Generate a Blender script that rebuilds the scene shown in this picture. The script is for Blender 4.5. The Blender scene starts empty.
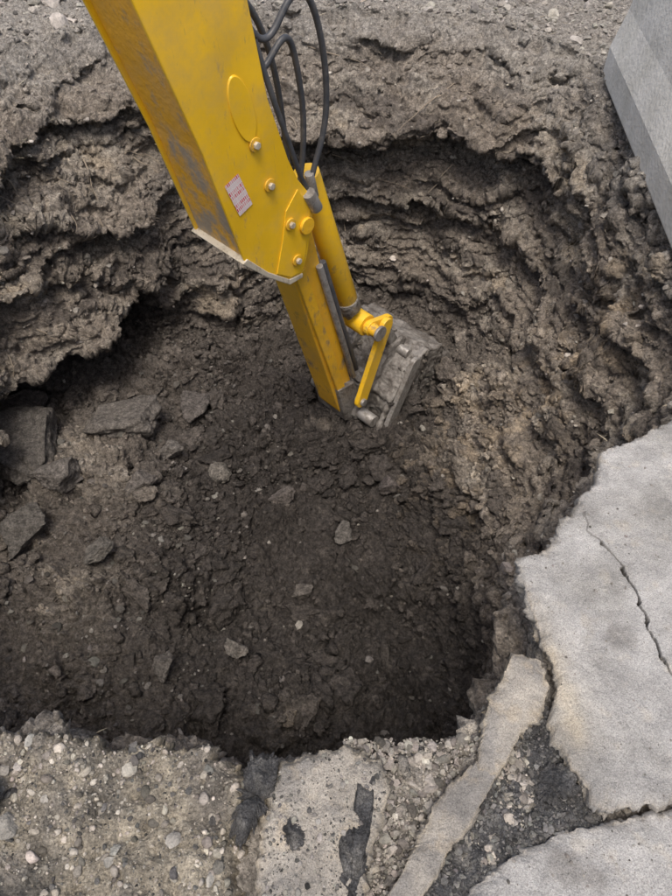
import bpy, bmesh, math
import numpy as np
from mathutils import Vector, Matrix
rng=np.random.default_rng(7)
scene=bpy.context.scene
# ---------------------------------------------------------------- noise
_P=rng.permutation(256).astype(np.int32); _P=np.concatenate([_P,_P,_P])
_g=rng.normal(size=(256,3)); _g/=np.linalg.norm(_g,axis=1)[:,None]; _g=_g.astype(np.float32)
def pn(x,y,z):
    x=np.asarray(x,np.float32);y=np.asarray(y,np.float32);z=np.asarray(z,np.float32)
    x,y,z=np.broadcast_arrays(x,y,z)
    xi=np.floor(x);yi=np.floor(y);zi=np.floor(z)
    fx=x-xi;fy=y-yi;fz=z-zi
    xi=xi.astype(np.int32)&255;yi=yi.astype(np.int32)&255;zi=zi.astype(np.int32)&255
    u=fx*fx*fx*(fx*(fx*6-15)+10);v=fy*fy*fy*(fy*(fy*6-15)+10);w=fz*fz*fz*(fz*(fz*6-15)+10)
    res=0
    for dx in (0,1):
        hx=_P[xi+dx]; wx=u if dx else 1-u
        for dy in (0,1):
            hy=_P[hx+yi+dy]; wy=v if dy else 1-v
            for dz in (0,1):
                h=_P[hy+zi+dz]&255; wz=w if dz else 1-w
                g=_g[h]
                res=res+wx*wy*wz*(g[...,0]*(fx-dx)+g[...,1]*(fy-dy)+g[...,2]*(fz-dz))
    return res*1.5
def fbm(x,y,z,o=4,l=2.1,g=.5):
    a=1;s=0;t=0
    for i in range(o):
        s=s+a*pn(x+17.3*i,y-9.1*i,z+4.7*i);t+=a;a*=g;x=x*l;y=y*l;z=z*l
    return s/t*1.4
def sst(a,b,x):
    t=np.clip((x-a)/(b-a),0,1);return t*t*(3-2*t)
def lerp(a,b,t):
    return a+(b-a)*t
C3=lambda *c: np.array(c,np.float32)
# ---------------------------------------------------------------- mesh helpers
def mesh_from_np(name,V,F,col=None,mat=None,smooth=True):
    V=np.ascontiguousarray(V,np.float32);F=np.ascontiguousarray(F,np.int32)
    k=F.shape[1];me=bpy.data.meshes.new(name)
    me.vertices.add(len(V));me.vertices.foreach_set("co",V.ravel())
    me.loops.add(F.size);me.loops.foreach_set("vertex_index",F.ravel())
    me.polygons.add(len(F));me.polygons.foreach_set("loop_start",np.arange(0,F.size,k,dtype=np.int32))
    try: me.polygons.foreach_set("loop_total",np.full(len(F),k,np.int32))
    except Exception: pass
    me.update(calc_edges=True)
    me.polygons.foreach_set("use_smooth",np.full(len(F),smooth,bool))
    if col is not None:
        at=me.attributes.new("col",'FLOAT_COLOR','POINT')
        c=np.ones((len(V),4),np.float32);c[:,:3]=np.clip(col,0,1);at.data.foreach_set("color",c.ravel())
    ob=bpy.data.objects.new(name,me);scene.collection.objects.link(ob)
    if mat: me.materials.append(mat)
    return ob
# ---------------------------------------------------------------- materials
def nmat(name):
    m=bpy.data.materials.new(name);m.use_nodes=True
    nt=m.node_tree;b=nt.nodes["Principled BSDF"];return m,nt,b
def earth_mat(name,rough=.95,bumps=((14,.03,.5),(60,.01,.6),(220,.003,.6)),var=(25,.55,1.35),spec=.25,fine=(160,.75,1.25)):
    m,nt,b=nmat(name);N=nt.nodes;L=nt.links
    at=N.new("ShaderNodeAttribute");at.attribute_name="col"
    tc=N.new("ShaderNodeTexCoord")
    col=at.outputs["Color"]
    for sc,lo,hi in (var,fine):
        n=N.new("ShaderNodeTexNoise");n.inputs["Scale"].default_value=sc;n.inputs["Detail"].default_value=5;n.inputs["Roughness"].default_value=.7
        L.new(tc.outputs["Object"],n.inputs["Vector"])
        mr=N.new("ShaderNodeMapRange");mr.inputs[1].default_value=.33;mr.inputs[2].default_value=.67;mr.inputs[3].default_value=lo;mr.inputs[4].default_value=hi
        L.new(n.outputs[0],mr.inputs[0])
        mx=N.new("ShaderNodeVectorMath");mx.operation='SCALE';L.new(col,mx.inputs[0]);L.new(mr.outputs[0],mx.inputs["Scale"]);col=mx.outputs[0]
    L.new(col,b.inputs["Base Color"])
    b.inputs["Roughness"].default_value=rough;b.inputs["Specular IOR Level"].default_value=spec
    prev=None
    for sc,dist,st in bumps:
        n=N.new("ShaderNodeTexNoise");n.inputs["Scale"].default_value=sc;n.inputs["Detail"].default_value=4;n.inputs["Roughness"].default_value=.65
        L.new(tc.outputs["Object"],n.inputs["Vector"])
        bp=N.new("ShaderNodeBump");bp.inputs["Distance"].default_value=dist;bp.inputs["Strength"].default_value=st
        L.new(n.outputs[0],bp.inputs["Height"])
        if prev: L.new(prev.outputs[0],bp.inputs["Normal"])
        prev=bp
    L.new(prev.outputs[0],b.inputs["Normal"])
    return m
M_soil=earth_mat("soil",bumps=((24,.04,.9),(70,.02,1),(190,.006,1)),var=(30,.45,1.55),fine=(95,.55,1.5),spec=.35,rough=.88)
M_stone=earth_mat("stone",bumps=((30,.012,.6),(160,.005,.8)),var=(18,.7,1.3))
M_conc=earth_mat("concrete",bumps=((30,.008,.5),(130,.006,.8),(420,.002,.9)),var=(9,.78,1.22),fine=(300,.6,1.4),rough=.9)
M_base=earth_mat("road_base",bumps=((30,.016,.8),(110,.010,1),(380,.003,1)),var=(14,.6,1.4),fine=(150,.5,1.5),rough=.95)
M_asph=earth_mat("asphalt",bumps=((40,.012,.7),(140,.010,1),(380,.004,.9)),var=(20,.6,1.4),fine=(240,.4,1.8),rough=.85)
def solid(name,c,rough=.5,metal=0,spec=.5,dirt=None,damt=(.5,.62),dsc=6,zfade=None,bump=.0,film=.4):
    m,nt,b=nmat(name);N=nt.nodes;L=nt.links
    tc=N.new("ShaderNodeTexCoord")
    n2=N.new("ShaderNodeTexNoise");n2.inputs["Scale"].default_value=3;n2.inputs["Detail"].default_value=6
    L.new(tc.outputs["Object"],n2.inputs["Vector"])
    mr=N.new("ShaderNodeMapRange");mr.inputs[1].default_value=.3;mr.inputs[2].default_value=.7;mr.inputs[3].default_value=.85;mr.inputs[4].default_value=1.1;L.new(n2.outputs[0],mr.inputs[0])
    mx=N.new("ShaderNodeVectorMath");mx.operation='SCALE';mx.inputs[0].default_value=c;L.new(mr.outputs[0],mx.inputs["Scale"])
    colo=mx.outputs[0];b.inputs["Roughness"].default_value=rough;b.inputs["Metallic"].default_value=metal;b.inputs["Specular IOR Level"].default_value=spec
    if dirt:
        n=N.new("ShaderNodeTexNoise");n.inputs["Scale"].default_value=dsc;n.inputs["Detail"].default_value=9;n.inputs["Roughness"].default_value=.7
        mp=N.new("ShaderNodeMapping");mp.inputs["Scale"].default_value=(1.6,1,.7);L.new(tc.outputs["Object"],mp.inputs[0])
        L.new(mp.outputs[0],n.inputs["Vector"])
        src=n.outputs[0]
        if zfade:
            sp=N.new("ShaderNodeSeparateXYZ");L.new(tc.outputs["Object"],sp.inputs[0])
            z=N.new("ShaderNodeMapRange");z.inputs[1].default_value=zfade[0];z.inputs[2].default_value=zfade[1];z.inputs[3].default_value=zfade[2];z.inputs[4].default_value=0
            L.new(sp.outputs[2],z.inputs[0])
            ad=N.new("ShaderNodeMath");ad.operation='ADD';L.new(src,ad.inputs[0]);L.new(z.outputs[0],ad.inputs[1]);src=ad.outputs[0]
        k=N.new("ShaderNodeMapRange");k.inputs[1].default_value=damt[0];k.inputs[2].default_value=damt[1];k.inputs[4].default_value=.9;L.new(src,k.inputs[0])
        mi=N.new("ShaderNodeMix");mi.data_type='RGBA';L.new(k.outputs[0],mi.inputs[0]);L.new(colo,mi.inputs[6]);mi.inputs[7].default_value=(*dirt,1)
        fn=N.new("ShaderNodeTexNoise");fn.inputs["Scale"].default_value=dsc*.5;fn.inputs["Detail"].default_value=10;fn.inputs["Roughness"].default_value=.75;L.new(tc.outputs["Object"],fn.inputs["Vector"])
        fk=N.new("ShaderNodeMapRange");fk.inputs[1].default_value=.46;fk.inputs[2].default_value=.76;fk.inputs[4].default_value=film;L.new(fn.outputs[0],fk.inputs[0])
        m3=N.new("ShaderNodeMix");m3.data_type='RGBA';L.new(fk.outputs[0],m3.inputs[0]);L.new(mi.outputs[2],m3.inputs[6]);m3.inputs[7].default_value=(dirt[0]*1.5,dirt[1]*1.5,dirt[2]*1.5,1)
        colo=m3.outputs[2]
        # fine scratches and spatter
        sn=N.new("ShaderNodeTexNoise");sn.inputs["Scale"].default_value=1;sn.inputs["Detail"].default_value=4;sn.inputs["Roughness"].default_value=.6
        sm=N.new("ShaderNodeMapping");sm.inputs["Scale"].default_value=(95,60,14);sm.inputs["Rotation"].default_value=(0,math.radians(-13),0);L.new(tc.outputs["Object"],sm.inputs[0]);L.new(sm.outputs[0],sn.inputs["Vector"])
        sk=N.new("ShaderNodeMapRange");sk.inputs[1].default_value=.66;sk.inputs[2].default_value=.76;sk.inputs[4].default_value=.55;L.new(sn.outputs[0],sk.inputs[0])
        m4=N.new("ShaderNodeMix");m4.data_type='RGBA';L.new(sk.outputs[0],m4.inputs[0]);L.new(colo,m4.inputs[6]);m4.inputs[7].default_value=(*dirt,1);colo=m4.outputs[2]
        r=N.new("ShaderNodeMapRange");r.inputs[3].default_value=rough;r.inputs[4].default_value=.95;L.new(k.outputs[0],r.inputs[0]);L.new(r.outputs[0],b.inputs["Roughness"])
    L.new(colo,b.inputs["Base Color"])
    if bump:
        n=N.new("ShaderNodeTexNoise");n.inputs["Scale"].default_value=45;n.inputs["Detail"].default_value=6;L.new(tc.outputs["Object"],n.inputs["Vector"])
        bp=N.new("ShaderNodeBump");bp.inputs["Distance"].default_value=bump;bp.inputs["Strength"].default_value=.8;L.new(n.outputs[0],bp.inputs["Height"]);L.new(bp.outputs[0],b.inputs["Normal"])
    return m
# ---------------------------------------------------------------- pit terrain
CX,CY=-.35,2.65
rim=np.array([(-.82,.50),(-.3,.43),(.1,.44),(.33,.44),(.52,.66),(.62,.82),(.70,1.00),(.88,1.20),(1.08,1.42),(1.3,1.60),(1.5,1.95),(1.58,2.6),(1.68,3.4),(1.70,4.2),(1.5,4.85),(1.0,5.35),(0,5.55),(-1,5.45),(-2.0,5.0),(-2.6,3.8),(-2.75,2.6),(-2.5,1.5),(-1.7,.7)])
ra=np.arctan2(rim[:,1]-CY,rim[:,0]-CX);rr=np.hypot(rim[:,0]-CX,rim[:,1]-CY)
o=np.argsort(ra);ra=ra[o];rr=rr[o]
NP=1600
phi=np.linspace(-math.pi,math.pi,NP,endpoint=False)
R0=np.interp(phi,np.r_[ra[-1]-2*math.pi,ra,ra[0]+2*math.pi],np.r_[rr[-1],rr,rr[0]])
k=np.exp(-.5*(np.arange(-20,21)/8)**2);k/=k.sum()
R0=np.convolve(np.r_[R0[-20:],R0,R0[:20]],k,'valid')
cph,sph=np.cos(phi),np.sin(phi)
R0=R0+np.where(sph>-.35,.08,.025)*fbm(cph*5,sph*5,0*phi,4)
deg=np.degrees(phi)
def win(a,b,s=12):
    d=(deg+360)%360
    mid=(a+(b-a)/2)%360; h=(b-a)/2
    dd=np.abs((d-mid+180)%360-180)
    return 1-sst(h-s/2,h+s/2,dd)
def floor_z(x,y):
    z=-1.97+.17*fbm(x*1.3,y*1.3,0*x+3,3)
    z=z+.22*np.exp(-(((x+1.5)/.7)**2+((y-2.0)/1.0)**2))
    z=z-.10*np.exp(-(((x-.1)/.6)**2+((y-2.0)/.7)**2))
    z=z+.12*np.exp(-(((x+.45)/.6)**2+((y-3.0)/.5)**2))
    z=z+.45*np.exp(-(((x-1.1)/.42)**2+((y-2.8)/1.0)**2))
    z=z+.05*np.exp(-(((x+1.75)/.45)**2+((y-3.1)/.45)**2))
    z=z-.25*np.exp(-(((x-.5)/.38)**2+((y-3.75)/.35)**2))
    return z
Ib=lerp(.65,.85,win(35,138,40)); Ib=lerp(Ib,1.15,win(94,152,26)); Ib=lerp(Ib,.55,win(-35,35,24)); Ib=lerp(Ib,-.05,win(-145,-45,30))
rightw=win(-30,40,30);leftc=win(112,200,24)
Rb=R0-Ib
cave=win(120,204,26)*np.clip(.95+.6*pn(phi*4,phi*0,0*phi+9),.45,1.3)
xb,yb=CX+Rb*cph,CY+Rb*sph
tal=.24*(1-.9*np.clip(cave,0,1))
NW,NF=290,290
s=np.linspace(0,1,NW)[:,None]
zb=floor_z(xb,yb)+tal
zz=s*zb[None,:]
X0=cph[None,:];Y0=sph[None,:]
pw=1.4+1.7*rightw[None,:]-.25*leftc[None,:]
sp_=np.clip(s*(1+.25*leftc[None,:]),0,1)
prof=Ib[None,:]*(.15*sp_+.85*sp_**pw)
warp=.26*fbm(X0*2.0+0*s,Y0*2.0+0*s,zz*.5+5,3)+.06*fbm(X0*8+0*s,Y0*8+0*s,zz*3,3)
def saw(z,sp,sh,fall=.16):
    p=-(z+warp+sh)/sp; f=p-np.floor(p)
    return np.where(f<1-fall,(f/(1-fall))**1.3,(1-f)/fall)
am=.65+1.1*fbm(X0*4.0+0*s,Y0*4.0+0*s,zz*2+2,3)
am=np.clip(am,.05,1.3)
s1=saw(zz,.37,.07,.10);s2=saw(zz*1.0,.135,.02,.2);s3=saw(zz,.05,.0,.3)
leftw=win(95,200,20)[None,:]
led=(.12+.08*leftw)*s1*am+.065*s2*np.clip(1.2-am,.3,1)+.022*s3
def lip(zl,A,w,n):
    zc=zl+.12*fbm(X0*2.4,Y0*2.4,0*X0+n,4)
    t=np.clip(zz/zc,0,1)**.8
    return (w*A)[None,:]*np.where(zz>zc,t,.10+.90*np.exp(-(zc-zz)/.03))
ff=sst(0,.05,s)*(1-sst(.93,1,s))
A1=.12+.42*sst(15,75,deg)
inset=prof+led*ff+lip(-.50,A1,win(5,112,22),1.)*ff+lip(-1.02,.09+.18*sst(25,70,deg),win(-15,96,22),4.)*ff+lip(-.28,.26,win(100,190,20),8.)*ff+lip(-.85,.22,win(112,190,20),11.)*ff
inset=inset-.75*np.clip(cave,0,1.2)[None,:]*sst(.70,.78,s)*(1-.15*sst(.9,1,s))
rw=R0[None,:]-inset
rbot=rw[-1]
q=np.linspace(1,0,NF+1)[1:][:,None]**.9
rf=rbot[None,:]*q
xf,yf=CX+rf*X0,CY+rf*Y0
dist=(1-q)*rbot[None,:]
zf=floor_z(xf,yf)+tal[None,:]*np.exp(-dist/.22)
zb2=floor_z(CX+rbot*cph,CY+rbot*sph)+tal
zz=zz+(zb2-zb)[None,:]*s**3
NO=120
st=.006*1.07**np.arange(NO);off=np.cumsum(st)[::-1][:,None]
ro=R0[None,:]+off
xo,yo=CX+ro*X0,CY+ro*Y0
zo=.07*fbm(xo*1.1,yo*1.1,0*xo,4)*sst(0,.5,off)
def lower(x,y): return -.05*(1-sst(1.8,2.3,y))
zo=zo*(sst(1.8,2.6,yo))+lower(xo,yo)
zz=zz+lower(CX+rw*X0,CY+rw*Y0)*(1-s)**2
PX=np.concatenate([xo,CX+rw*X0,xf]);PY=np.concatenate([yo,CY+rw*Y0,yf]);PZ=np.concatenate([zo,zz,zf])
NR=PX.shape[0]
P=np.stack([PX,PY,PZ],-1)
def grid_normals(P):
    du=np.gradient(P,axis=0);dv=np.roll(P,-1,1)-np.roll(P,1,1)
    n=np.cross(dv,du);l=np.linalg.norm(n,axis=-1,keepdims=True);return n/np.maximum(l,1e-9)
Nn=grid_normals(P)
if Nn[-60,:,2].mean()<0: Nn=-Nn
isw=np.zeros((NR,NP));isw[NO:NO+NW]=1; isf=np.zeros((NR,NP));isf[NO+NW:]=1;iso=1-isw-isf
x,y,z=P[...,0],P[...,1],P[...,2]
far=np.hypot(x,y)>12
farside=iso*sst(2.0,3.5,y)
n1=fbm(x*2.6,y*2.6,z*4.5,4)
n2=fbm(x*11,y*11,z*11,4,g=.6);n2w=fbm(x*6.5,y*6.5,z*30,4,g=.6)
n3=1-np.abs(pn(x*6,y*6,z*9))*2.2
tb=fbm(x*4.5,y*4.5,z*9+2,3)*6;fb=tb-np.floor(tb);blocks=np.floor(tb)+sst(.7,1,fb)
b1=np.abs(pn(x*8+1,y*8,z*8));b2=np.abs(pn(x*19+3,y*19,z*19));b3=np.abs(pn(x*41,y*41+2,z*41))
blk=np.abs(pn(x*16+3,y*16,z*20))
lumpm=.35+.9*sst(-.35,.3,fbm(x*1.7,y*1.7,z*1.7+8,2))
disp=n1*(.05*isw+.06*isf)+.030*n2*(isf*.9+.35*iso+.9*farside+.45*isw)+.034*n2w*isw+.012*n3*isw+.013*blocks*(isw+.3*farside)
disp=disp+(.11*b1+.065*b2+.035*b3)*isf*lumpm+(.015*b1+.02*b2)*isw*lumpm-.018*blk*isw+.013*fbm(x*38,y*38,z*38,2)*(isw+isf+.6*iso)
disp[-1]=disp[-1].mean();disp[-6:]*=np.linspace(1,0,6)[:,None]
disp[far]=0
P=P+Nn*disp[...,None]
x,y,z=P[...,0],P[...,1],P[...,2]
c_floor=C3(.066,.058,.052);c_floor2=C3(.150,.132,.115);c_wall=C3(.285,.247,.205);c_wall2=C3(.40,.36,.305);c_dark=C3(.115,.10,.088);c_tan=C3(.42,.335,.235);c_grey=C3(.36,.34,.31)
m1=fbm(x*1.7,y*1.7,z*3.2,4);m2=fbm(x*1.1+9,y*1.1,z*10,4);m3=fbm(x*8,y*8,z*10,3)
col=c_wall*np.ones(P.shape)
def mixc(c,m): 
    global col
    m=np.clip(m,0,1)[...,None];col=col*(1-m)+c*m
mixc(c_wall2,sst(-.1,.4,m1+.3*m3));mixc(c_dark,sst(.0,.35,m2+.3*m3)*.75);mixc(c_tan,sst(.3,.6,m1-m2*.5)*.5)
mixc(c_grey,sst(-.35,.05,z+.15*m1)*.8)
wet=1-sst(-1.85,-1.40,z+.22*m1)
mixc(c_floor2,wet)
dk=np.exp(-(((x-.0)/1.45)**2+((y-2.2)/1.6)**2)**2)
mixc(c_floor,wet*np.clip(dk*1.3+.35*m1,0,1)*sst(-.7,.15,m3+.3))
cave_shade=np.zeros((NR,NP));cave_shade[NO:NO+NW]=np.clip(cave,0,1)[None,:]*sst(.68,.76,s);mixc(C3(.055,.05,.046),cave_shade*.85)  # shade inside the left undercut, painted into the wall's vertex colour
mixc(c_tan,np.exp(-(((x-1.3)/.2)**2+((y-2.7)/.3)**2))*sst(-.1,.4,m3)*.9*isw+np.exp(-(((x-.85)/.35)**2+((y-2.75)/.5)**2))*sst(.0,.4,m3)*.6)
mixc(C3(.10,.095,.09),far*1.0)
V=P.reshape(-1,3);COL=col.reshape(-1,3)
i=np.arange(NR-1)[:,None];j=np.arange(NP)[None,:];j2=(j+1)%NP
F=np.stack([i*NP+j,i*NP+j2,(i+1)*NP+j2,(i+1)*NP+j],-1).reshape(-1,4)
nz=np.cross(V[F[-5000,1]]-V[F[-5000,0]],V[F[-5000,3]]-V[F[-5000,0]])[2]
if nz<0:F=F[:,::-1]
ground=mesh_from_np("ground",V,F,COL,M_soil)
# ---------------------------------------------------------------- rocks
def ico(sub):
    bm=bmesh.new();bmesh.ops.create_icosphere(bm,subdivisions=sub,radius=1);bm.verts.ensure_lookup_table()
    v=np.array([w.co[:] for w in bm.verts]);f=np.array([[w.index for w in q.verts] for q in bm.faces]);bm.free();return v,f
def rock_tpl(sub,cuts,noise,n=10,hl=.35,hh=.8,fine=0):
    v0,f=ico(sub);out=[]
    for t in range(n):
        v=v0.copy()
        for c in range(cuts):
            d=rng.normal(size=3);d/=np.linalg.norm(d);h=rng.uniform(hl,hh)
            e=np.maximum(v@d-h,0);v=v-e[:,None]*d
        r=1+noise*fbm(v0[:,0]*1.5+t*7,v0[:,1]*1.5,v0[:,2]*1.5,3)+fine*fbm(v0[:,0]*6+t*7,v0[:,1]*6,v0[:,2]*6,3)
        v=v*r[:,None]*np.array([1,rng.uniform(.6,.95),rng.uniform(.45,.8)])
        out.append(v)
    return out,f
T_rock=rock_tpl(2,9,.25);T_big=rock_tpl(5,9,.22,8,.45,.8,.07);T_clod=rock_tpl(2,2,.8,14);T_clodL=rock_tpl(4,5,.6,8,fine=.12);T_peb=rock_tpl(2,4,.2)
v_,f_=ico(1);T_stick=([v_*np.array([1,.05,.05]),v_*np.array([1,.03,.04])+np.abs(v_[:,:1])*np.array([0,.15,0])],f_)
def scatter(name,pts,sizes,tpl,cols,mat,sink=.3,nrm=None,smooth=False):
    tv,tf=tpl;n=len(pts);nv=len(tv[0])
    idx=rng.integers(0,len(tv),n)
    T=np.stack(tv)[idx]
    a=rng.uniform(0,6.283,n);b=rng.normal(0,.45,n)
    ca,sa,cb,sb=np.cos(a),np.sin(a),np.cos(b),np.sin(b)
    X,Y,Z=T[...,0],T[...,1],T[...,2]
    Y2=Y*cb[:,None]-Z*sb[:,None];Z2=Y*sb[:,None]+Z*cb[:,None]
    X3=X*ca[:,None]-Y2*sa[:,None];Y3=X*sa[:,None]+Y2*ca[:,None]
    W=np.stack([X3,Y3,Z2],-1)*sizes[:,None,None]+pts[:,None,:]
    if nrm is None: W[...,2]+=sizes[:,None]*(.45-sink)
    else: W+=(nrm*(sizes*(.45-sink))[:,None])[:,None,:]
    F=(tf[None]+ (np.arange(n)*nv)[:,None,None]).reshape(-1,3)
    c=np.repeat(cols,nv,axis=0)
    return mesh_from_np(name,W.reshape(-1,3),F,c,mat,smooth)
VN=Nn.reshape(-1,3)
rad=np.concatenate([ro,rw,rf])
dl=np.linalg.norm(np.gradient(P,axis=0),axis=-1)
area=(rad*dl).reshape(-1)
def pick(mask,n):
    w=area*mask.reshape(-1);c=np.cumsum(w);c/=c[-1]
    k=np.searchsorted(c,rng.random(n));return np.minimum(k,len(w)-1)
def sizes(n,lo,hi,p=2.2):
    u=rng.random(n);return lo*(1-u*(1-(lo/hi)**p))**(-1/p)
def vary(base,n,s=.25):
    return np.asarray(base)*(1+rng.normal(0,s,n))[:,None].clip(.35,1.9)*(1+rng.normal(0,.015,(n,3)))
clump=sst(-.25,.5,fbm(x*1.6,y*1.6,z*1.6,3))
mf=isf*(.25+clump)
k=pick(mf,8000);scatter("soil_clods",V[k],sizes(8000,.010,.05,1.7),T_clod,COL[k]*(.75+.8*rng.random((8000,1))),M_soil,.25,smooth=True)
k=pick(isf*(.1+clump**2),220);scatter("soil_clods",V[k],sizes(220,.05,.13,1.8),T_clodL,COL[k]*(.8+.6*rng.random((220,1))),M_soil,.34,smooth=True)
k=pick(isf*(.12+sst(0,-1.2,x)+.4*sst(1.6,1.0,y)),1500);scatter("rubble_stones",V[k],sizes(1500,.008,.05,2.0),T_rock,vary((.16,.15,.135),1500,.35),M_stone,.28)
k=pick(isw,1500);scatter("wall_stones",V[k],sizes(1500,.010,.055,2.2),T_rock,vary((.31,.285,.25),1500,.3),M_stone,.42,nrm=VN[k])
k=pick(isw,2600);scatter("wall_clods",V[k],sizes(2600,.012,.05,2.0),T_clod,COL[k]*(.8+.5*rng.random((2600,1))),M_soil,.42,nrm=VN[k],smooth=True)
mo=(iso*(y>4.2)*(np.hypot(x,y)<8)).astype(float)
k=pick(mo,9000);scatter("gravel",V[k],sizes(9000,.010,.09,2.1),T_rock,vary((.31,.29,.26),9000,.35),M_stone,.25)
k=pick(isw*sst(-1.6,-.4,z)*(.3+sst(0,-1,x))+.8*iso*(y>4.2)*(np.hypot(x,y)<7),420);scatter("straw_bits",V[k]+VN[k]*.01,sizes(420,.02,.09,1.8),T_stick,vary((.42,.37,.28),420,.3),M_stone,.3,nrm=VN[k])
bp=[(-1.42,3.10,.31),(-2.02,2.85,.36),(-2.35,2.5,.30),(-1.85,2.2,.20),(-1.72,2.60,.20),(-1.02,3.35,.17),(-.2,1.95,.08),(.05,2.35,.08),(-.35,2.6,.09),(-.55,1.55,.08),(.35,2.7,.09),(-1.2,2.5,.12),(-.9,1.4,.09),(-1.35,2.0,.11),(-1.1,2.85,.12),(-2.3,3.25,.3),(-.75,2.75,.10)]
bpts=np.array([(a,b,float(floor_z(np.array([a]),np.array([b]))[0])+.09) for a,b,c in bp])
scatter("boulder",bpts,np.array([c for a,b,c in bp]),T_big,vary((.165,.15,.135),len(bp),.10),M_soil,.18,smooth=True)
# ---------------------------------------------------------------- broken slabs
def slab(name,poly,center,z0,thick,colf,mat,nout=1100,nr=150,jag=.012,rough=.003,lump=.0,tilt=(0,0),hf=None,chip=.012):
    poly=np.array(poly,float);c=np.array(center)
    seg=np.roll(poly,-1,0)-poly;L=np.hypot(*seg.T);cum=np.r_[0,np.cumsum(L)]
    t=np.linspace(0,cum[-1],nout,endpoint=False);i=np.searchsorted(cum,t,side='right')-1;f=(t-cum[i])/L[i]
    o=poly[i]+seg[i]*f[:,None]
    kk=np.exp(-.5*(np.arange(-8,9)/2.5)**2);kk/=kk.sum()
    o=np.stack([np.convolve(np.r_[o[-8:,a],o[:,a],o[:8,a]],kk,'valid') for a in (0,1)],1)
    d=o-c;dl=np.hypot(*d.T)[:,None];dn=d/dl
    sd=len(name)*1.7+center[0]*5
    e=jag*(1.6*fbm(o[:,0]*9,o[:,1]*9,0*o[:,0]+sd,2)+1.2*fbm(o[:,0]*34,o[:,1]*34,0*o[:,0]+sd+5,4,g=.6))
    o=o+dn*e[:,None];d=o-c;dl=np.hypot(*d.T)[:,None]
    ss=1-np.linspace(1,0,nr)**1.15;ss[0]=0
    XY=c+ss[:,None,None]*d[None]
    X,Y=XY[...,0],XY[...,1];ed=(1-ss)[:,None]*dl[:,0][None]
    Z=z0+rough*fbm(X*22,Y*22,0*X+sd,4)*1.5+lump*fbm(X*7,Y*7,0*X+sd,3)+tilt[0]*(X-c[0])+tilt[1]*(Y-c[1])
    Z=Z-chip*np.exp(-ed/(.008+.014*np.clip(fbm(X*18,Y*18,0*X+2,2)+.5,0,2)))*(1+fbm(X*30,Y*30,0*X,2))
    Z[0]=Z[0].mean()
    dirt=np.zeros(X.shape)
    if hf is not None:
        dz,dirt=hf(X,Y);Z=Z+dz
    ns=16;hh=np.linspace(0,1,ns+1)[1:]
    lat=o[None]+dn[None]*( .030*fbm((o[:,0]*25)[None]+0*hh[:,None],(o[:,1]*25)[None]+0*hh[:,None],hh[:,None]*thick*40+sd,4,g=.6) + .010 -.04*hh[:,None])[...,None]*np.minimum(1,hh*5)[:,None,None]
    Zs=Z[-1][None]-hh[:,None]*thick
    XX=np.concatenate([X,lat[...,0]]);YY=np.concatenate([Y,lat[...,1]]);ZZ=np.concatenate([Z,Zs])
    side=np.zeros(XX.shape);side[nr:]=np.minimum(1,hh*3)[:,None];side[:nr]=np.exp(-ed/.008)*.6
    dd=np.zeros(XX.shape);dd[:nr]=dirt
    cc=colf(XX,YY,ZZ,side,dd)
    Pn=np.stack([XX,YY,ZZ],-1);n=nout;m=nr+ns
    i=np.arange(m-1)[:,None];j=np.arange(n)[None];j2=(j+1)%n
    F=np.stack([i*n+j,(i+1)*n+j,(i+1)*n+j2,i*n+j2],-1).reshape(-1,4)
    d2=np.roll(d,-1,0);ar=(d[:,0]*d2[:,1]-d[:,1]*d2[:,0]).sum()
    if ar<0:F=F[:,::-1]
    ob=mesh_from_np(name,Pn.reshape(-1,3),F,cc.reshape(-1,3),mat)
    return Pn[:nr].reshape(-1,3),(ed.reshape(-1)),cc[:nr].reshape(-1,3),(np.ones_like(ed)*ss[:,None]).reshape(-1)
def M(a,b,m): return a*(1-m[...,None])+np.asarray(b)*m[...,None]
def c_conc(X,Y,Z,side,dd):
    n=fbm(X*3,Y*3,Z*0+1,4);n2=fbm(X*16,Y*16,Z*16,3)
    c=M(C3(.40,.395,.385)*np.ones(X.shape+(3,)),(.30,.295,.28),sst(-.2,.5,n))
    c=M(c,(.43,.395,.335),sst(.2,.65,n2)*.4)
    c=M(c,(.22,.212,.20),sst(.3,.65,fbm(X*6+4,Y*6,Z*0,4))*.65)
    # pale sandy sediment along the inner broken edge
    ed=np.exp(-np.abs(X-.56-.03*n)/.035)*sst(.95,.6,Y)*sst(.42,.55,Y)
    c=M(c,(.46,.41,.325),np.clip(ed*(.8+.6*n2),0,.8))
    c=M(c,(.38,.32,.235),np.clip(side*(.6+.5*n2),0,1))
    c=M(c,(.06,.055,.05),dd);return c
def seg_d(X,Y,pl):
    D=np.full(X.shape,9.)
    for (a,b),(c,d) in zip(pl[:-1],pl[1:]):
        vx,vy=c-a,d-b;t=np.clip(((X-a)*vx+(Y-b)*vy)/(vx*vx+vy*vy),0,1);D=np.minimum(D,np.hypot(X-a-t*vx,Y-b-t*vy))
    return D
crk=[(.77,1.055),(.80,1.0),(.818,.927),(.827,.84),(.837,.735),(.86,.605),(.95,.45)]
crk2=[(.77,1.055),(.74,1.10),(.745,1.16)]
def h_E(X,Y):
    wx=.014*fbm(X*22,Y*22,0*X+7,4);wy=.010*fbm(X*22,Y*22,0*X+27,4)
    D=seg_d(X+wx,Y+wy,crk);D2=seg_d(X+wx,Y+wy,crk2)
    wd=.0026+.002*pn(X*14,Y*14,0*X)
    m=1-sst(wd*.6,wd*1.6,D);m2=(1-sst(.0015,.0035,D2))*.5
    return -.03*m-.004*m2,np.clip(m+m2,0,1)
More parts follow.
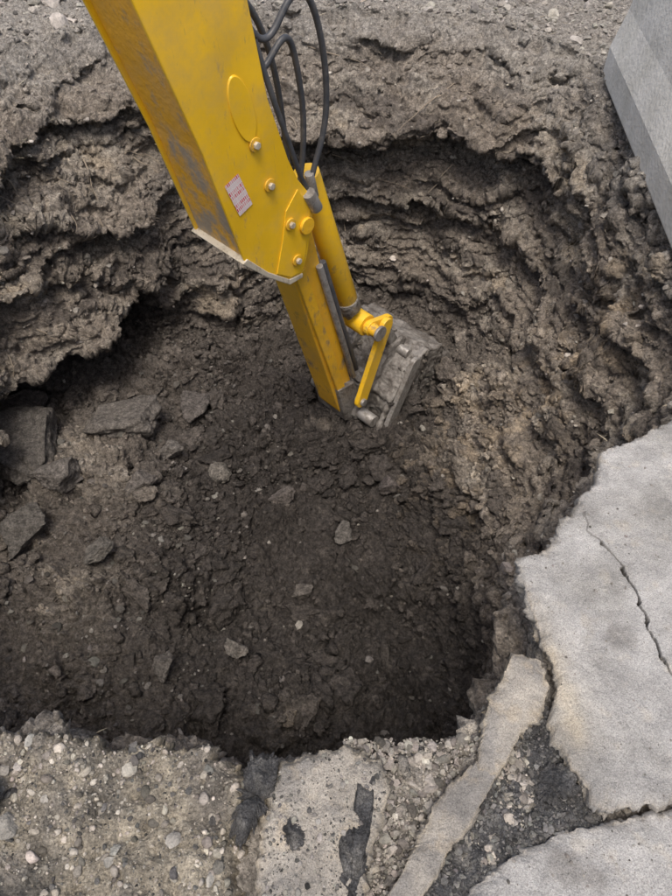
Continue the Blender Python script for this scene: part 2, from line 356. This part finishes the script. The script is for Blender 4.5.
E=[(.506,1.0),(.606,1.03),(.69,1.144),(.79,1.256),(.858,1.397),(1.007,1.462),(1.176,1.574),(1.49,1.70),(1.95,1.75),(2.05,.68),(1.15,.435),(.774,.385),(.69,.36),(.597,.35),(.549,.442),(.525,.556),(.553,.63),(.548,.735),(.522,.88)]
pE=slab("concrete_slab",E,(.86,.84),.02,.11,c_conc,M_conc,1700,260,jag=.013,hf=h_E,tilt=(-.004,.0),rough=.004)
Fp=[(2.05,.64),(1.14,.405),(.78,.365),(.69,.335),(.59,.325),(.497,.303),(.355,.25),(.237,.169),(.209,.085),(.2,-.3),(2.05,-.3)]
pF=slab("concrete_slab",Fp,(.7,.14),.012,.10,c_conc,M_conc,1500,180,jag=.009,rough=.004)
def c_base(X,Y,Z,side,dd):
    n=fbm(X*5,Y*5,Z*0+1,4);n2=fbm(X*22,Y*22,Z*16,3)
    c=M(C3(.36,.325,.262)*np.ones(X.shape+(3,)),(.25,.23,.20),sst(-.1,.4,n))
    c=M(c,(.45,.40,.31),sst(.1,.6,n2)*.6)
    d=np.exp(-(((X+.85)/.10)**2+((Y-.38)/.06)**2))+.8*np.exp(-(((X+.78)/.12)**2+((Y-.20)/.05)**2))
    c=M(c,(.11,.107,.10),np.clip(sst(.1,.45,fbm(X*4+5,Y*4,Z*0,4))*.7+sst(.2,.6,d+.6*n2),0,1)*.9);return M(c,(.38,.315,.21),side*.7)
A=[(-1.8,.72),(-1.3,.56),(-.97,.56),(-.82,.55),(-.74,.515),(-.67,.53),(-.52,.50),(-.40,.52),(-.32,.48),(-.21,.45),(-.17,.43),(-.145,.38),(-.19,.28),(-.17,.09),(-.19,-.3),(-1.8,-.3)]
pA=slab("broken_road_base",A,(-.62,.2),.0,.16,c_base,M_base,1500,260,jag=.026,rough=.015,lump=.034,chip=.03)
def c_chunk(X,Y,Z,side,dd):
    n=fbm(X*4,Y*4,Z*0+1,4);n2=fbm(X*20,Y*20,Z*16,3)
    c=M(C3(.37,.345,.305)*np.ones(X.shape+(3,)),(.25,.24,.225),sst(-.1,.4,n))
    c=M(c,(.42,.36,.275),sst(.1,.6,n2)*.5)
    return M(c,(.42,.35,.24),side*.7)
B=[(-.165,.42),(-.09,.47),(.01,.49),(.105,.46),(.12,.40),(.07,.28),(.04,.09),(.03,-.2),(-.18,-.2),(-.165,.09),(-.175,.28)]
pB=slab("concrete_chunk",B,(-.05,.3),.022,.13,c_chunk,M_conc,900,150,jag=.012,rough=.008,lump=.014,chip=.02)
D1=[(.345,.50),(.39,.60),(.455,.715),(.53,.70),(.525,.60),(.43,.49),(.37,.42),(.33,.44)]
D2a=[(.33,.46),(.38,.44),(.34,.38),(.25,.27),(.15,.16),(.09,.16),(.18,.30),(.26,.40)]
pD=slab("concrete_chunk",D1,(.43,.58),.020,.12,c_chunk,M_conc,700,80,jag=.010,lump=.014,rough=.005,chip=.005)
slab("concrete_chunk",D2a,(.235,.30),.014,.08,c_chunk,M_conc,700,80,jag=.011,lump=.012,rough=.005,chip=.005)
def c_as(X,Y,Z,side,dd):
    n2=fbm(X*25,Y*25,Z*16,3);c=M(C3(.080,.081,.084)*np.ones(X.shape+(3,)),(.16,.157,.15),sst(.0,.6,n2));return M(c,(.12,.115,.11),side)
AS=[(.40,.49),(.505,.605),(.54,.60),(.56,.50),(.62,.37),(.60,.32),(.405,.24),(.267,.17),(.15,.15),(.24,.29)]
pS=slab("asphalt_patch",AS,(.43,.38),-.018,.06,c_as,M_asph,900,130,jag=.01,rough=.012,lump=.024)
for pl,c,z0 in (([(-.19,.46),(-.155,.455),(-.135,.41),(-.155,.35),(-.185,.30),(-.205,.27),(-.23,.29),(-.225,.35),(-.21,.40)],(-.18,.38),.050),
              ([(.05,.41),(.085,.40),(.080,.33),(.06,.25),(.05,.15),(.035,-.05),(-.05,-.05),(-.03,.12),(.0,.22),(.01,.30),(.035,.33)],(.03,.2),.038),
              ([(-.90,.41),(-.84,.43),(-.78,.40),(-.76,.36),(-.82,.33),(-.90,.35)],(-.83,.38),.045),
              ([(.47,.44),(.53,.45),(.545,.40),(.50,.36),(.45,.38)],(.50,.41),.012),
              ([(-.13,.32),(-.09,.33),(-.06,.30),(-.09,.27),(-.13,.28)],(-.10,.30),.036)):
    slab("asphalt_chunk",pl,c,z0,.04,c_as,M_asph,500,70,jag=.022,rough=.018,lump=.028,chip=.016)
def onslab(p,n,lim=.01,y0=-.1):
    Pn_,ed,cc,ss=p;w=ss*(ed>lim)*(Pn_[:,1]>y0)*(Pn_[:,0]<1.6)*(Pn_[:,0]>-1.3);c=np.cumsum(w/w.sum());return Pn_[np.minimum(np.searchsorted(c,rng.random(n)),len(c)-1)]
n=3600;p=onslab(pA,n);scatter("pebbles",p,sizes(n,.002,.018,1.8),T_peb,vary((.32,.295,.255),n,.4),M_stone,.35,smooth=True)
p=onslab(pA,45);scatter("pebbles",p,sizes(45,.014,.034,1.9),T_rock,vary((.33,.315,.285),45,.3),M_stone,.25)
p=onslab(pA,1300);scatter("asphalt_crumbs",p,sizes(1300,.002,.016,1.9),T_rock,vary((.10,.098,.094),1300,.35),M_stone,.2)
p=onslab(pB,900);scatter("pebbles",p,sizes(900,.0015,.010,2.),T_peb,vary((.24,.23,.21),900,.4),M_stone,.3,smooth=True)
p=onslab(pB,500);scatter("asphalt_crumbs",p,sizes(500,.0015,.010,2.),T_rock,vary((.10,.098,.094),500,.4),M_stone,.3)
p=onslab(pS,3000,.003);scatter("asphalt_crumbs",p,sizes(3000,.002,.013,2.),T_rock,vary((.12,.118,.114),3000,.4),M_stone,.2)
p=np.concatenate([onslab(pE,1300,.0),onslab(pF,1000,.0)]);scatter("grit",p,sizes(2300,.001,.006,2.1),T_rock,vary((.24,.225,.205),2300,.4),M_stone,.2)
n=7000;gx=rng.uniform(.02,.46,n);gy=rng.uniform(.1,.52,n)
pts=np.stack([gx,gy,-.045+.02*fbm(gx*8,gy*8,0*gx,2)+rng.uniform(0,.012,n)],1)
scatter("gravel",pts,sizes(n,.003,.020,1.8),T_rock,vary((.27,.25,.222),n,.4),M_stone,.2)
ko=pick((iso*(y<2)*(np.hypot(x,y)<3.0)).astype(float),2500);scatter("gravel",V[ko],sizes(2500,.004,.03,2),T_rock,vary((.27,.25,.22),2500,.3),M_stone,.25)
# ---------------------------------------------------------------- parts in mesh code
def empty(name,loc=(0,0,0),rz=0):
    e=bpy.data.objects.new(name,None);scene.collection.objects.link(e);e.location=loc;e.rotation_euler=(0,0,rz);return e
def finish(bm,name,mat,parent,bevel=.0,smooth=False,segs=2):
    bmesh.ops.recalc_face_normals(bm,faces=bm.faces)
    me=bpy.data.meshes.new(name);bm.to_mesh(me);bm.free();me.materials.append(mat)
    ob=bpy.data.objects.new(name,me);scene.collection.objects.link(ob);ob.parent=parent
    if smooth:
        for p in me.polygons:p.use_smooth=True
    if bevel:
        b=ob.modifiers.new("b",'BEVEL');b.width=bevel;b.segments=segs;b.limit_method='ANGLE';b.angle_limit=math.radians(35)
    return ob
def prism(name,outl,y0,y1,mat,parent,bevel=.006):
    bm=bmesh.new();a=[bm.verts.new((p[0],y0,p[1])) for p in outl];b=[bm.verts.new((p[0],y1,p[1])) for p in outl]
    bm.faces.new(a);bm.faces.new(b[::-1]);n=len(a)
    for i in range(n):bm.faces.new((a[i],b[i],b[(i+1)%n],a[(i+1)%n]))
    return finish(bm,name,mat,parent,bevel)
def cyl(name,p0,p1,r,mat,parent,r2=None,seg=24,bevel=.003):
    p0=Vector(p0);p1=Vector(p1);d=p1-p0;bm=bmesh.new()
    bmesh.ops.create_cone(bm,cap_ends=True,segments=seg,radius1=r,radius2=r if r2 is None else r2,depth=d.length)
    Mx=Matrix.Translation((p0+p1)/2)@d.to_track_quat('Z','Y').to_matrix().to_4x4();bm.transform(Mx)
    ob=finish(bm,name,mat,parent,bevel,True)
    for p in ob.data.polygons:
        if len(p.vertices)>4:p.use_smooth=False
    return ob
def tube(name,pts,r,mat,parent,res=10):
    cu=bpy.data.curves.new(name,'CURVE');cu.dimensions='3D';sp=cu.splines.new('NURBS');sp.points.add(len(pts)-1)
    for a,b in zip(sp.points,pts):a.co=(*b,1)
    sp.use_endpoint_u=True;sp.order_u=4;sp.resolution_u=res;cu.bevel_depth=r;cu.bevel_resolution=3;cu.materials.append(mat)
    ob=bpy.data.objects.new(name,cu);scene.collection.objects.link(ob);ob.parent=parent;return ob
def bar(name,a,b,w,y0,y1,mat,parent,bevel=.005,n=8):
    a=np.array(a);b=np.array(b);d=(b-a)/np.linalg.norm(b-a);t=math.atan2(d[1],d[0]);o=[]
    for i in range(n+1):
        q=t-math.pi/2+math.pi*i/n;o.append((b[0]+w*math.cos(q),b[1]+w*math.sin(q)))
    for i in range(n+1):
        q=t+math.pi/2+math.pi*i/n;o.append((a[0]+w*math.cos(q),a[1]+w*math.sin(q)))
    return prism(name,o,y0,y1,mat,parent,bevel)
yel=solid("yellow_paint",(.90,.545,.02),.33,dirt=(.30,.22,.12),damt=(.61,.74),dsc=7,zfade=(-.5,.25,.06),film=.5)
yel2=solid("yellow_paint_worn",(.84,.48,.025),.45,dirt=(.20,.155,.105),damt=(.56,.67),dsc=9,bump=.003)
yel3=solid("yellow_paint_muddy",(.88,.46,.03),.5,dirt=(.33,.285,.225),damt=(.55,.68),dsc=7,zfade=(-.4,.60,.19),bump=.004,film=.5)
yel4=solid("yellow_paint_dipper",(.88,.49,.03),.45,dirt=(.22,.175,.12),damt=(.56,.68),dsc=8,bump=.003)
steel=solid("worn_steel",(.42,.41,.39),.45,.5,dirt=(.20,.18,.16),damt=(.42,.6),dsc=14,bump=.002)
pale=solid("scuffed_steel",(.62,.56,.44),.5,.1,dirt=(.30,.24,.16),damt=(.48,.62),dsc=14)
mud=solid("muddy_steel",(.27,.255,.235),.6,.2,dirt=(.10,.088,.077),damt=(.45,.6),dsc=9,bump=.02)
rub=solid("hose_rubber",(.06,.065,.075),.42,dirt=(.14,.13,.12),damt=(.55,.7),dsc=20)
arm=empty("excavator_arm",(-.27,3.06,0),math.radians(45))
hw=.19
boom=[(-.40,-.12),(-.28,-.25),(-.14,-.36),(-.09,-.375),(-.05,-.36),(-.01,-.28),(.05,.0),(-.05,.14),(-.10,.25),(-.19,.53),(-.25,.89),(-.62,2.6),(-1.12,2.6),(-.73,1.05),(-.53,.41)]
prism("boom_side_plate",boom,-hw,-hw+.018,yel,arm,.005)
prism("boom_side_plate_far",boom,hw-.018,hw,yel,arm,.005)
inner=[(-.385,-.12),(-.27,-.235),(-.15,-.335),(-.07,-.335),(-.03,-.27),(.03,.0),(-.07,.14),(-.12,.25),(-.21,.53),(-.27,.89),(-.64,2.59),(-1.09,2.59),(-.71,1.05),(-.51,.41)]
prism("boom_box",inner,-hw+.019,hw-.019,yel3,arm,.004)
prism("wear_strip",[(-.415,-.13),(-.28,-.27),(-.14,-.385),(-.05,-.385),(-.05,-.362),(-.14,-.352),(-.27,-.245),(-.385,-.115)],-hw-.006,hw+.006,pale,arm,.004)
prism("nose_plate",[(-.22,-.28),(-.13,-.345),(-.07,-.345),(-.035,-.28),(.02,-.02),(-.06,.10),(-.14,.02),(-.17,-.12)],-hw-.007,-hw-.001,yel,arm,.003)
def bolt(x,z,r=.02,off=0):
    cyl("boss",(x,-hw-.001-off,z),(x,-hw-.010-off,z),r*1.5,yel2,arm)
    cyl("bolt",(x,-hw-.010-off,z),(x,-hw-.026-off,z),r*.8,pale,arm,seg=6,bevel=.002)
bolt(-.28,.38);bolt(-.22,.18);bolt(-.12,-.05,off=.007);bolt(-.09,-.26,off=.007)
cyl("pin_cap",(-.02,-hw-.007,-.10),(-.02,-hw-.025,-.10),.042,yel2,arm)
bm=bmesh.new();bmesh.ops.create_cone(bm,cap_ends=True,segments=40,radius1=1,radius2=.96,depth=.008)
bm.transform(Matrix.Translation((-.325,-hw-.003,.53))@Matrix.Rotation(math.radians(-14),4,'Y')@Matrix.Rotation(math.radians(90),4,'X')@Matrix.Diagonal((.055,.14,1,1)))
finish(bm,"oval_cover",yel,arm,.002)
dm,nt,b=nmat("decal");tc=nt.nodes.new("ShaderNodeTexCoord");wv=nt.nodes.new("ShaderNodeTexBrick");wv.inputs["Scale"].default_value=1
wv.inputs["Brick Width"].default_value=.009;wv.inputs["Row Height"].default_value=.022;wv.offset_frequency=2;wv.squash=.5;wv.squash_frequency=3
wv.inputs["Color1"].default_value=(.62,.03,.06,1);wv.inputs["Color2"].default_value=(.75,.45,.45,1);wv.inputs["Mortar"].default_value=(.78,.75,.73,1);wv.inputs["Mortar Size"].default_value=.0018
mp=nt.nodes.new("ShaderNodeMapping");mp.inputs["Rotation"].default_value=(math.radians(90),0,0);nt.links.new(tc.outputs["Object"],mp.inputs[0]);nt.links.new(mp.outputs[0],wv.inputs[0]);nt.links.new(wv.outputs[0],b.inputs["Base Color"])
bm=bmesh.new();vs=[bm.verts.new(q) for q in ((-.04,0,-.085),(.04,0,-.085),(.04,0,.085),(-.04,0,.085))];bm.faces.new(vs)
de=finish(bm,"decal",dm,arm);de.location=(-.39,-hw-.004,.20);de.rotation_euler=(0,math.radians(-20),0)
cyl("underside_cylinder",(-.78,.02,1.3),(-1.1,.02,2.4),.07,rub,arm)
# dipper
prism("dipper",[(-.10,-.18),(.08,-.10),(.16,-.45),(.47,-1.70),(.50,-1.80),(.44,-1.87),(.36,-1.82),(.31,-1.72),(-.02,-.5)],-.10,.10,yel4,arm,.008)
prism("dipper_side_rib",[(-.03,-.45),(.03,-.40),(.38,-1.62),(.33,-1.68)],-.125,-.101,yel2,arm,.004)
prism("dipper_plate",[(.27,-1.48),(.42,-1.50),(.50,-1.72),(.52,-1.82),(.44,-1.89),(.34,-1.82)],-.135,.135,mud,arm,.006)
cyl("bucket_cylinder",(.17,.0,.02),(.46,-.02,-.92),.070,yel,arm)
cyl("cylinder_gland",(.45,-.02,-.88),(.475,-.02,-.97),.078,mud,arm)
cyl("cylinder_rod",(.46,-.02,-.92),(.51,-.02,-1.10),.035,steel,arm)
cyl("grey_pipe",(.14,-.115,-.45),(.42,-.125,-1.45),.020,steel,arm)
cyl("grey_pipe",(.18,-.10,-.45),(.46,-.11,-1.42),.018,rub,arm)
cyl("cross_pin",(.53,-.23,-1.08),(.53,.23,-1.08),.040,yel2,arm)
cyl("cross_pin_cap",(.53,-.25,-1.08),(.53,-.23,-1.08),.052,steel,arm)
cyl("cross_tube",(.53,-.13,-1.08),(.53,.13,-1.08),.072,yel,arm)
for y0 in (-.21,.175):
    bar("tipping_lever",(.64,-1.10),(.43,-1.64),.050,y0,y0+.035,yel,arm)
    k0=(.036 if y0<0 else -.036)
    bar("tipping_arm",(.53,-1.08),(.68,-1.12),.052,y0+k0,y0+.035+k0,yel,arm)
    bar("bucket_link",(.66,-1.12),(.82,-1.40),.038,y0+k0*2,y0+.035+k0*2,steel,arm)
    cyl("lever_pin",(.43,y0-.02,-1.64),(.43,y0+.055,-1.64),.026,steel,arm)
bar("grey_link",(.78,-1.42),(.56,-1.86),.045,-.37,-.335,steel,arm)
cyl("link_pin",(.84,-.25,-1.44),(.84,.25,-1.44),.035,steel,arm)
cyl("hinge_pin",(.46,-.30,-1.80),(.46,.30,-1.80),.045,steel,arm)
bm=bmesh.new()
def pr(outl,y0,y1):
    a=[bm.verts.new((p[0],y0,p[1])) for p in outl];b=[bm.verts.new((p[0],y1,p[1])) for p in outl];bm.faces.new(a);bm.faces.new(b[::-1]);n=len(a)
    for i in range(n):bm.faces.new((a[i],b[i],b[(i+1)%n],a[(i+1)%n]))
BW=.33
side=[(.46,-1.88),(.58,-1.68),(.74,-1.50),(.94,-1.42),(1.12,-1.48),(1.22,-1.64),(1.23,-1.86),(1.14,-2.10),(1.04,-2.20)]
for y0 in (-BW,BW-.03):pr(side,y0,y0+.03)
for y0 in (-BW-.025,BW-.005):pr([(1.12,-1.50),(1.20,-1.64),(1.21,-1.86),(1.12,-2.12),(1.05,-2.12),(1.13,-1.86),(1.12,-1.66)],y0,y0+.03)
back=side[1:8];cen=np.array([.86,-1.85])
for a_,b_ in zip(back[:-1],back[1:]):
    a_=np.array(a_);b_=np.array(b_);pr([a_,b_,b_+(cen-b_)*.10,a_+(cen-a_)*.10],-BW,BW)
pr([(.58,-1.72),(.92,-1.46),(1.16,-1.66),(1.14,-2.0),(.95,-2.08),(.58,-1.88)],-BW+.02,BW-.02)
for y0 in (-.16,.13):pr([(.40,-1.80),(.46,-1.72),(.76,-1.38),(.88,-1.36),(.94,-1.48),(.72,-1.62),(.52,-1.90),(.43,-1.88)],y0,y0+.035)
for yy in (-.29,-.15,0,.15,.29):pr([(1.05,-2.08),(1.17,-2.06),(1.14,-2.20),(1.08,-2.32),(1.04,-2.2)],yy-.035,yy+.035)
bk=finish(bm,"bucket",mud,arm,0,True)
r_=bk.modifiers.new("r",'REMESH');r_.mode='VOXEL';r_.voxel_size=.009;r_.use_smooth_shade=True
tx=bpy.data.textures.new("lump",'CLOUDS');tx.noise_scale=.07;tx.noise_depth=5
d_=bk.modifiers.new("d",'DISPLACE');d_.texture=tx;d_.strength=.045;d_.mid_level=.45;d_.texture_coords='LOCAL'
bc=[]
Ra=Matrix.Rotation(math.radians(45),3,'Z')
for q_ in range(110):
    yy=rng.choice([-BW,rng.uniform(-BW,BW)]);a_=side[rng.integers(1,8)];t_=rng.uniform(0,.9) if yy==-BW else rng.uniform(0,.05)
    p_=np.array(a_)+(cen-np.array(a_))*t_;v=Ra@Vector((p_[0],yy,p_[1]));bc.append((v.x-.27,v.y+3.06,v.z))
bc=np.array(bc);scatter("mud_lumps",bc,sizes(110,.010,.035,1.8),T_clod,vary((.15,.135,.12),110,.3),M_soil,.5,smooth=True)
def hose(pts,r=.012):tube("hydraulic_hose",pts,r,rub,arm)
hose([(-.26,-.12,.9),(-.16,-.13,.62),(-.03,-.14,.85),(.08,-.15,.86),(.16,-.14,.66),(.20,-.13,.45),(.19,-.12,.22),(.10,-.1,.05),(.08,-.1,-.1)],.014)
hose([(-.24,-.05,.85),(-.14,-.06,.55),(-.06,-.06,.6),(.05,-.06,.72),(.10,-.06,.5),(.13,-.06,.25),(.08,-.05,.0)],.014)
hose([(-.26,.05,.95),(-.10,.04,.85),(.02,.04,.66),(.07,.04,.4),(.09,.04,.15),(.1,.04,-.1)],.014)
hose([(-.22,-.17,.75),(-.16,-.19,.5),(-.08,-.19,.3),(-.03,-.19,.12),(.03,-.17,.05)],.012)
cyl("hose_clamp",(-.0,-.20,.06),(.05,-.20,-.04),.032,steel,arm)
cyl("hose_fitting",(.10,-.10,.08),(.13,-.10,-.05),.024,steel,arm)
# ---------------------------------------------------------------- concrete barrier
bar_m=solid("barrier_concrete",(.74,.735,.70),.85,0,.3,dirt=(.52,.515,.47),damt=(.42,.68),dsc=4,bump=.006)
be=empty("concrete_barrier",(1.48,2.62,0),math.radians(-5))
pf=[(0,-.03),(0,.14),(.05,.34),(.08,.58),(.11,.62),(.44,.62),(.47,.58),(.50,.34),(.55,.14),(.55,-.03)]
bm=bmesh.new();rings=[]
for yy in np.linspace(-.62,1.85,30):
    rings.append([bm.verts.new((a,yy,b)) for a,b in pf])
bm.faces.new(rings[0]);bm.faces.new(rings[-1][::-1])
for r1,r2 in zip(rings[:-1],rings[1:]):
    n=len(r1)
    for i in range(n):bm.faces.new((r1[i],r2[i],r2[(i+1)%n],r1[(i+1)%n]))
finish(bm,"barrier_body",bar_m,be,.02,segs=3)
# ---------------------------------------------------------------- roots
root_m=solid("root_bark",(.30,.25,.19),.9)
def wall_pt(d_,zt):
    jx=int(((math.radians(d_)+math.pi)/(2*math.pi))*NP)%NP
    colz=P[NO:NO+NW,jx,2];kx=int(np.argmin(np.abs(colz-zt)));return P[NO+kx,jx]+Nn[NO+kx,jx]*.015
cu=bpy.data.curves.new("tree_roots",'CURVE');cu.dimensions='3D';cu.bevel_depth=.005;cu.bevel_resolution=2;cu.materials.append(root_m)
for q_ in range(34):
    a0=rng.uniform(60,185);z0=rng.uniform(-1.3,-.1);da=rng.normal(0,1.2);dz=-rng.uniform(.01,.05);sp=cu.splines.new('NURBS');nn=6;sp.points.add(nn-1);sp.use_endpoint_u=True
    for w in range(nn):
        pt=wall_pt(a0+da*w,z0+dz*w)+rng.normal(0,.008,3);sp.points[w].co=(*pt,1);sp.points[w].radius=rng.uniform(.5,1.3)*(1-.12*w)
ro_=bpy.data.objects.new("tree_roots",cu);scene.collection.objects.link(ro_)
# ---------------------------------------------------------------- light, world, camera
w=bpy.data.worlds.new("World");scene.world=w;w.use_nodes=True;nt=w.node_tree
sky=nt.nodes.new("ShaderNodeTexSky");sky.sky_type='NISHITA';sky.sun_disc=False
el,az=math.radians(70),math.radians(185)
sky.sun_elevation=el;sky.sun_rotation=az;sky.dust_density=6;sky.ozone_density=.4;sky.air_density=1
nt.links.new(sky.outputs[0],nt.nodes["Background"].inputs[0]);nt.nodes["Background"].inputs[1].default_value=.15
sl=bpy.data.lights.new("sun",'SUN');sl.energy=1.85;sl.angle=math.radians(20);sl.color=(1,.95,.88)
so=bpy.data.objects.new("sun",sl);scene.collection.objects.link(so)
dirv=Vector((math.sin(az)*math.cos(el),math.cos(az)*math.cos(el),math.sin(el)))
so.rotation_euler=dirv.to_track_quat('Z','Y').to_euler()
cd=bpy.data.cameras.new("camera");cd.sensor_fit='VERTICAL';cd.sensor_height=36;cd.lens=18/.662;cd.clip_end=2000;cd.clip_start=.05
co=bpy.data.objects.new("camera",cd);scene.collection.objects.link(co);co.location=(0,0,1.7);co.rotation_euler=(math.radians(40),0,0);scene.camera=co
scene.view_settings.view_transform='Standard';scene.view_settings.look='None';scene.view_settings.exposure=0
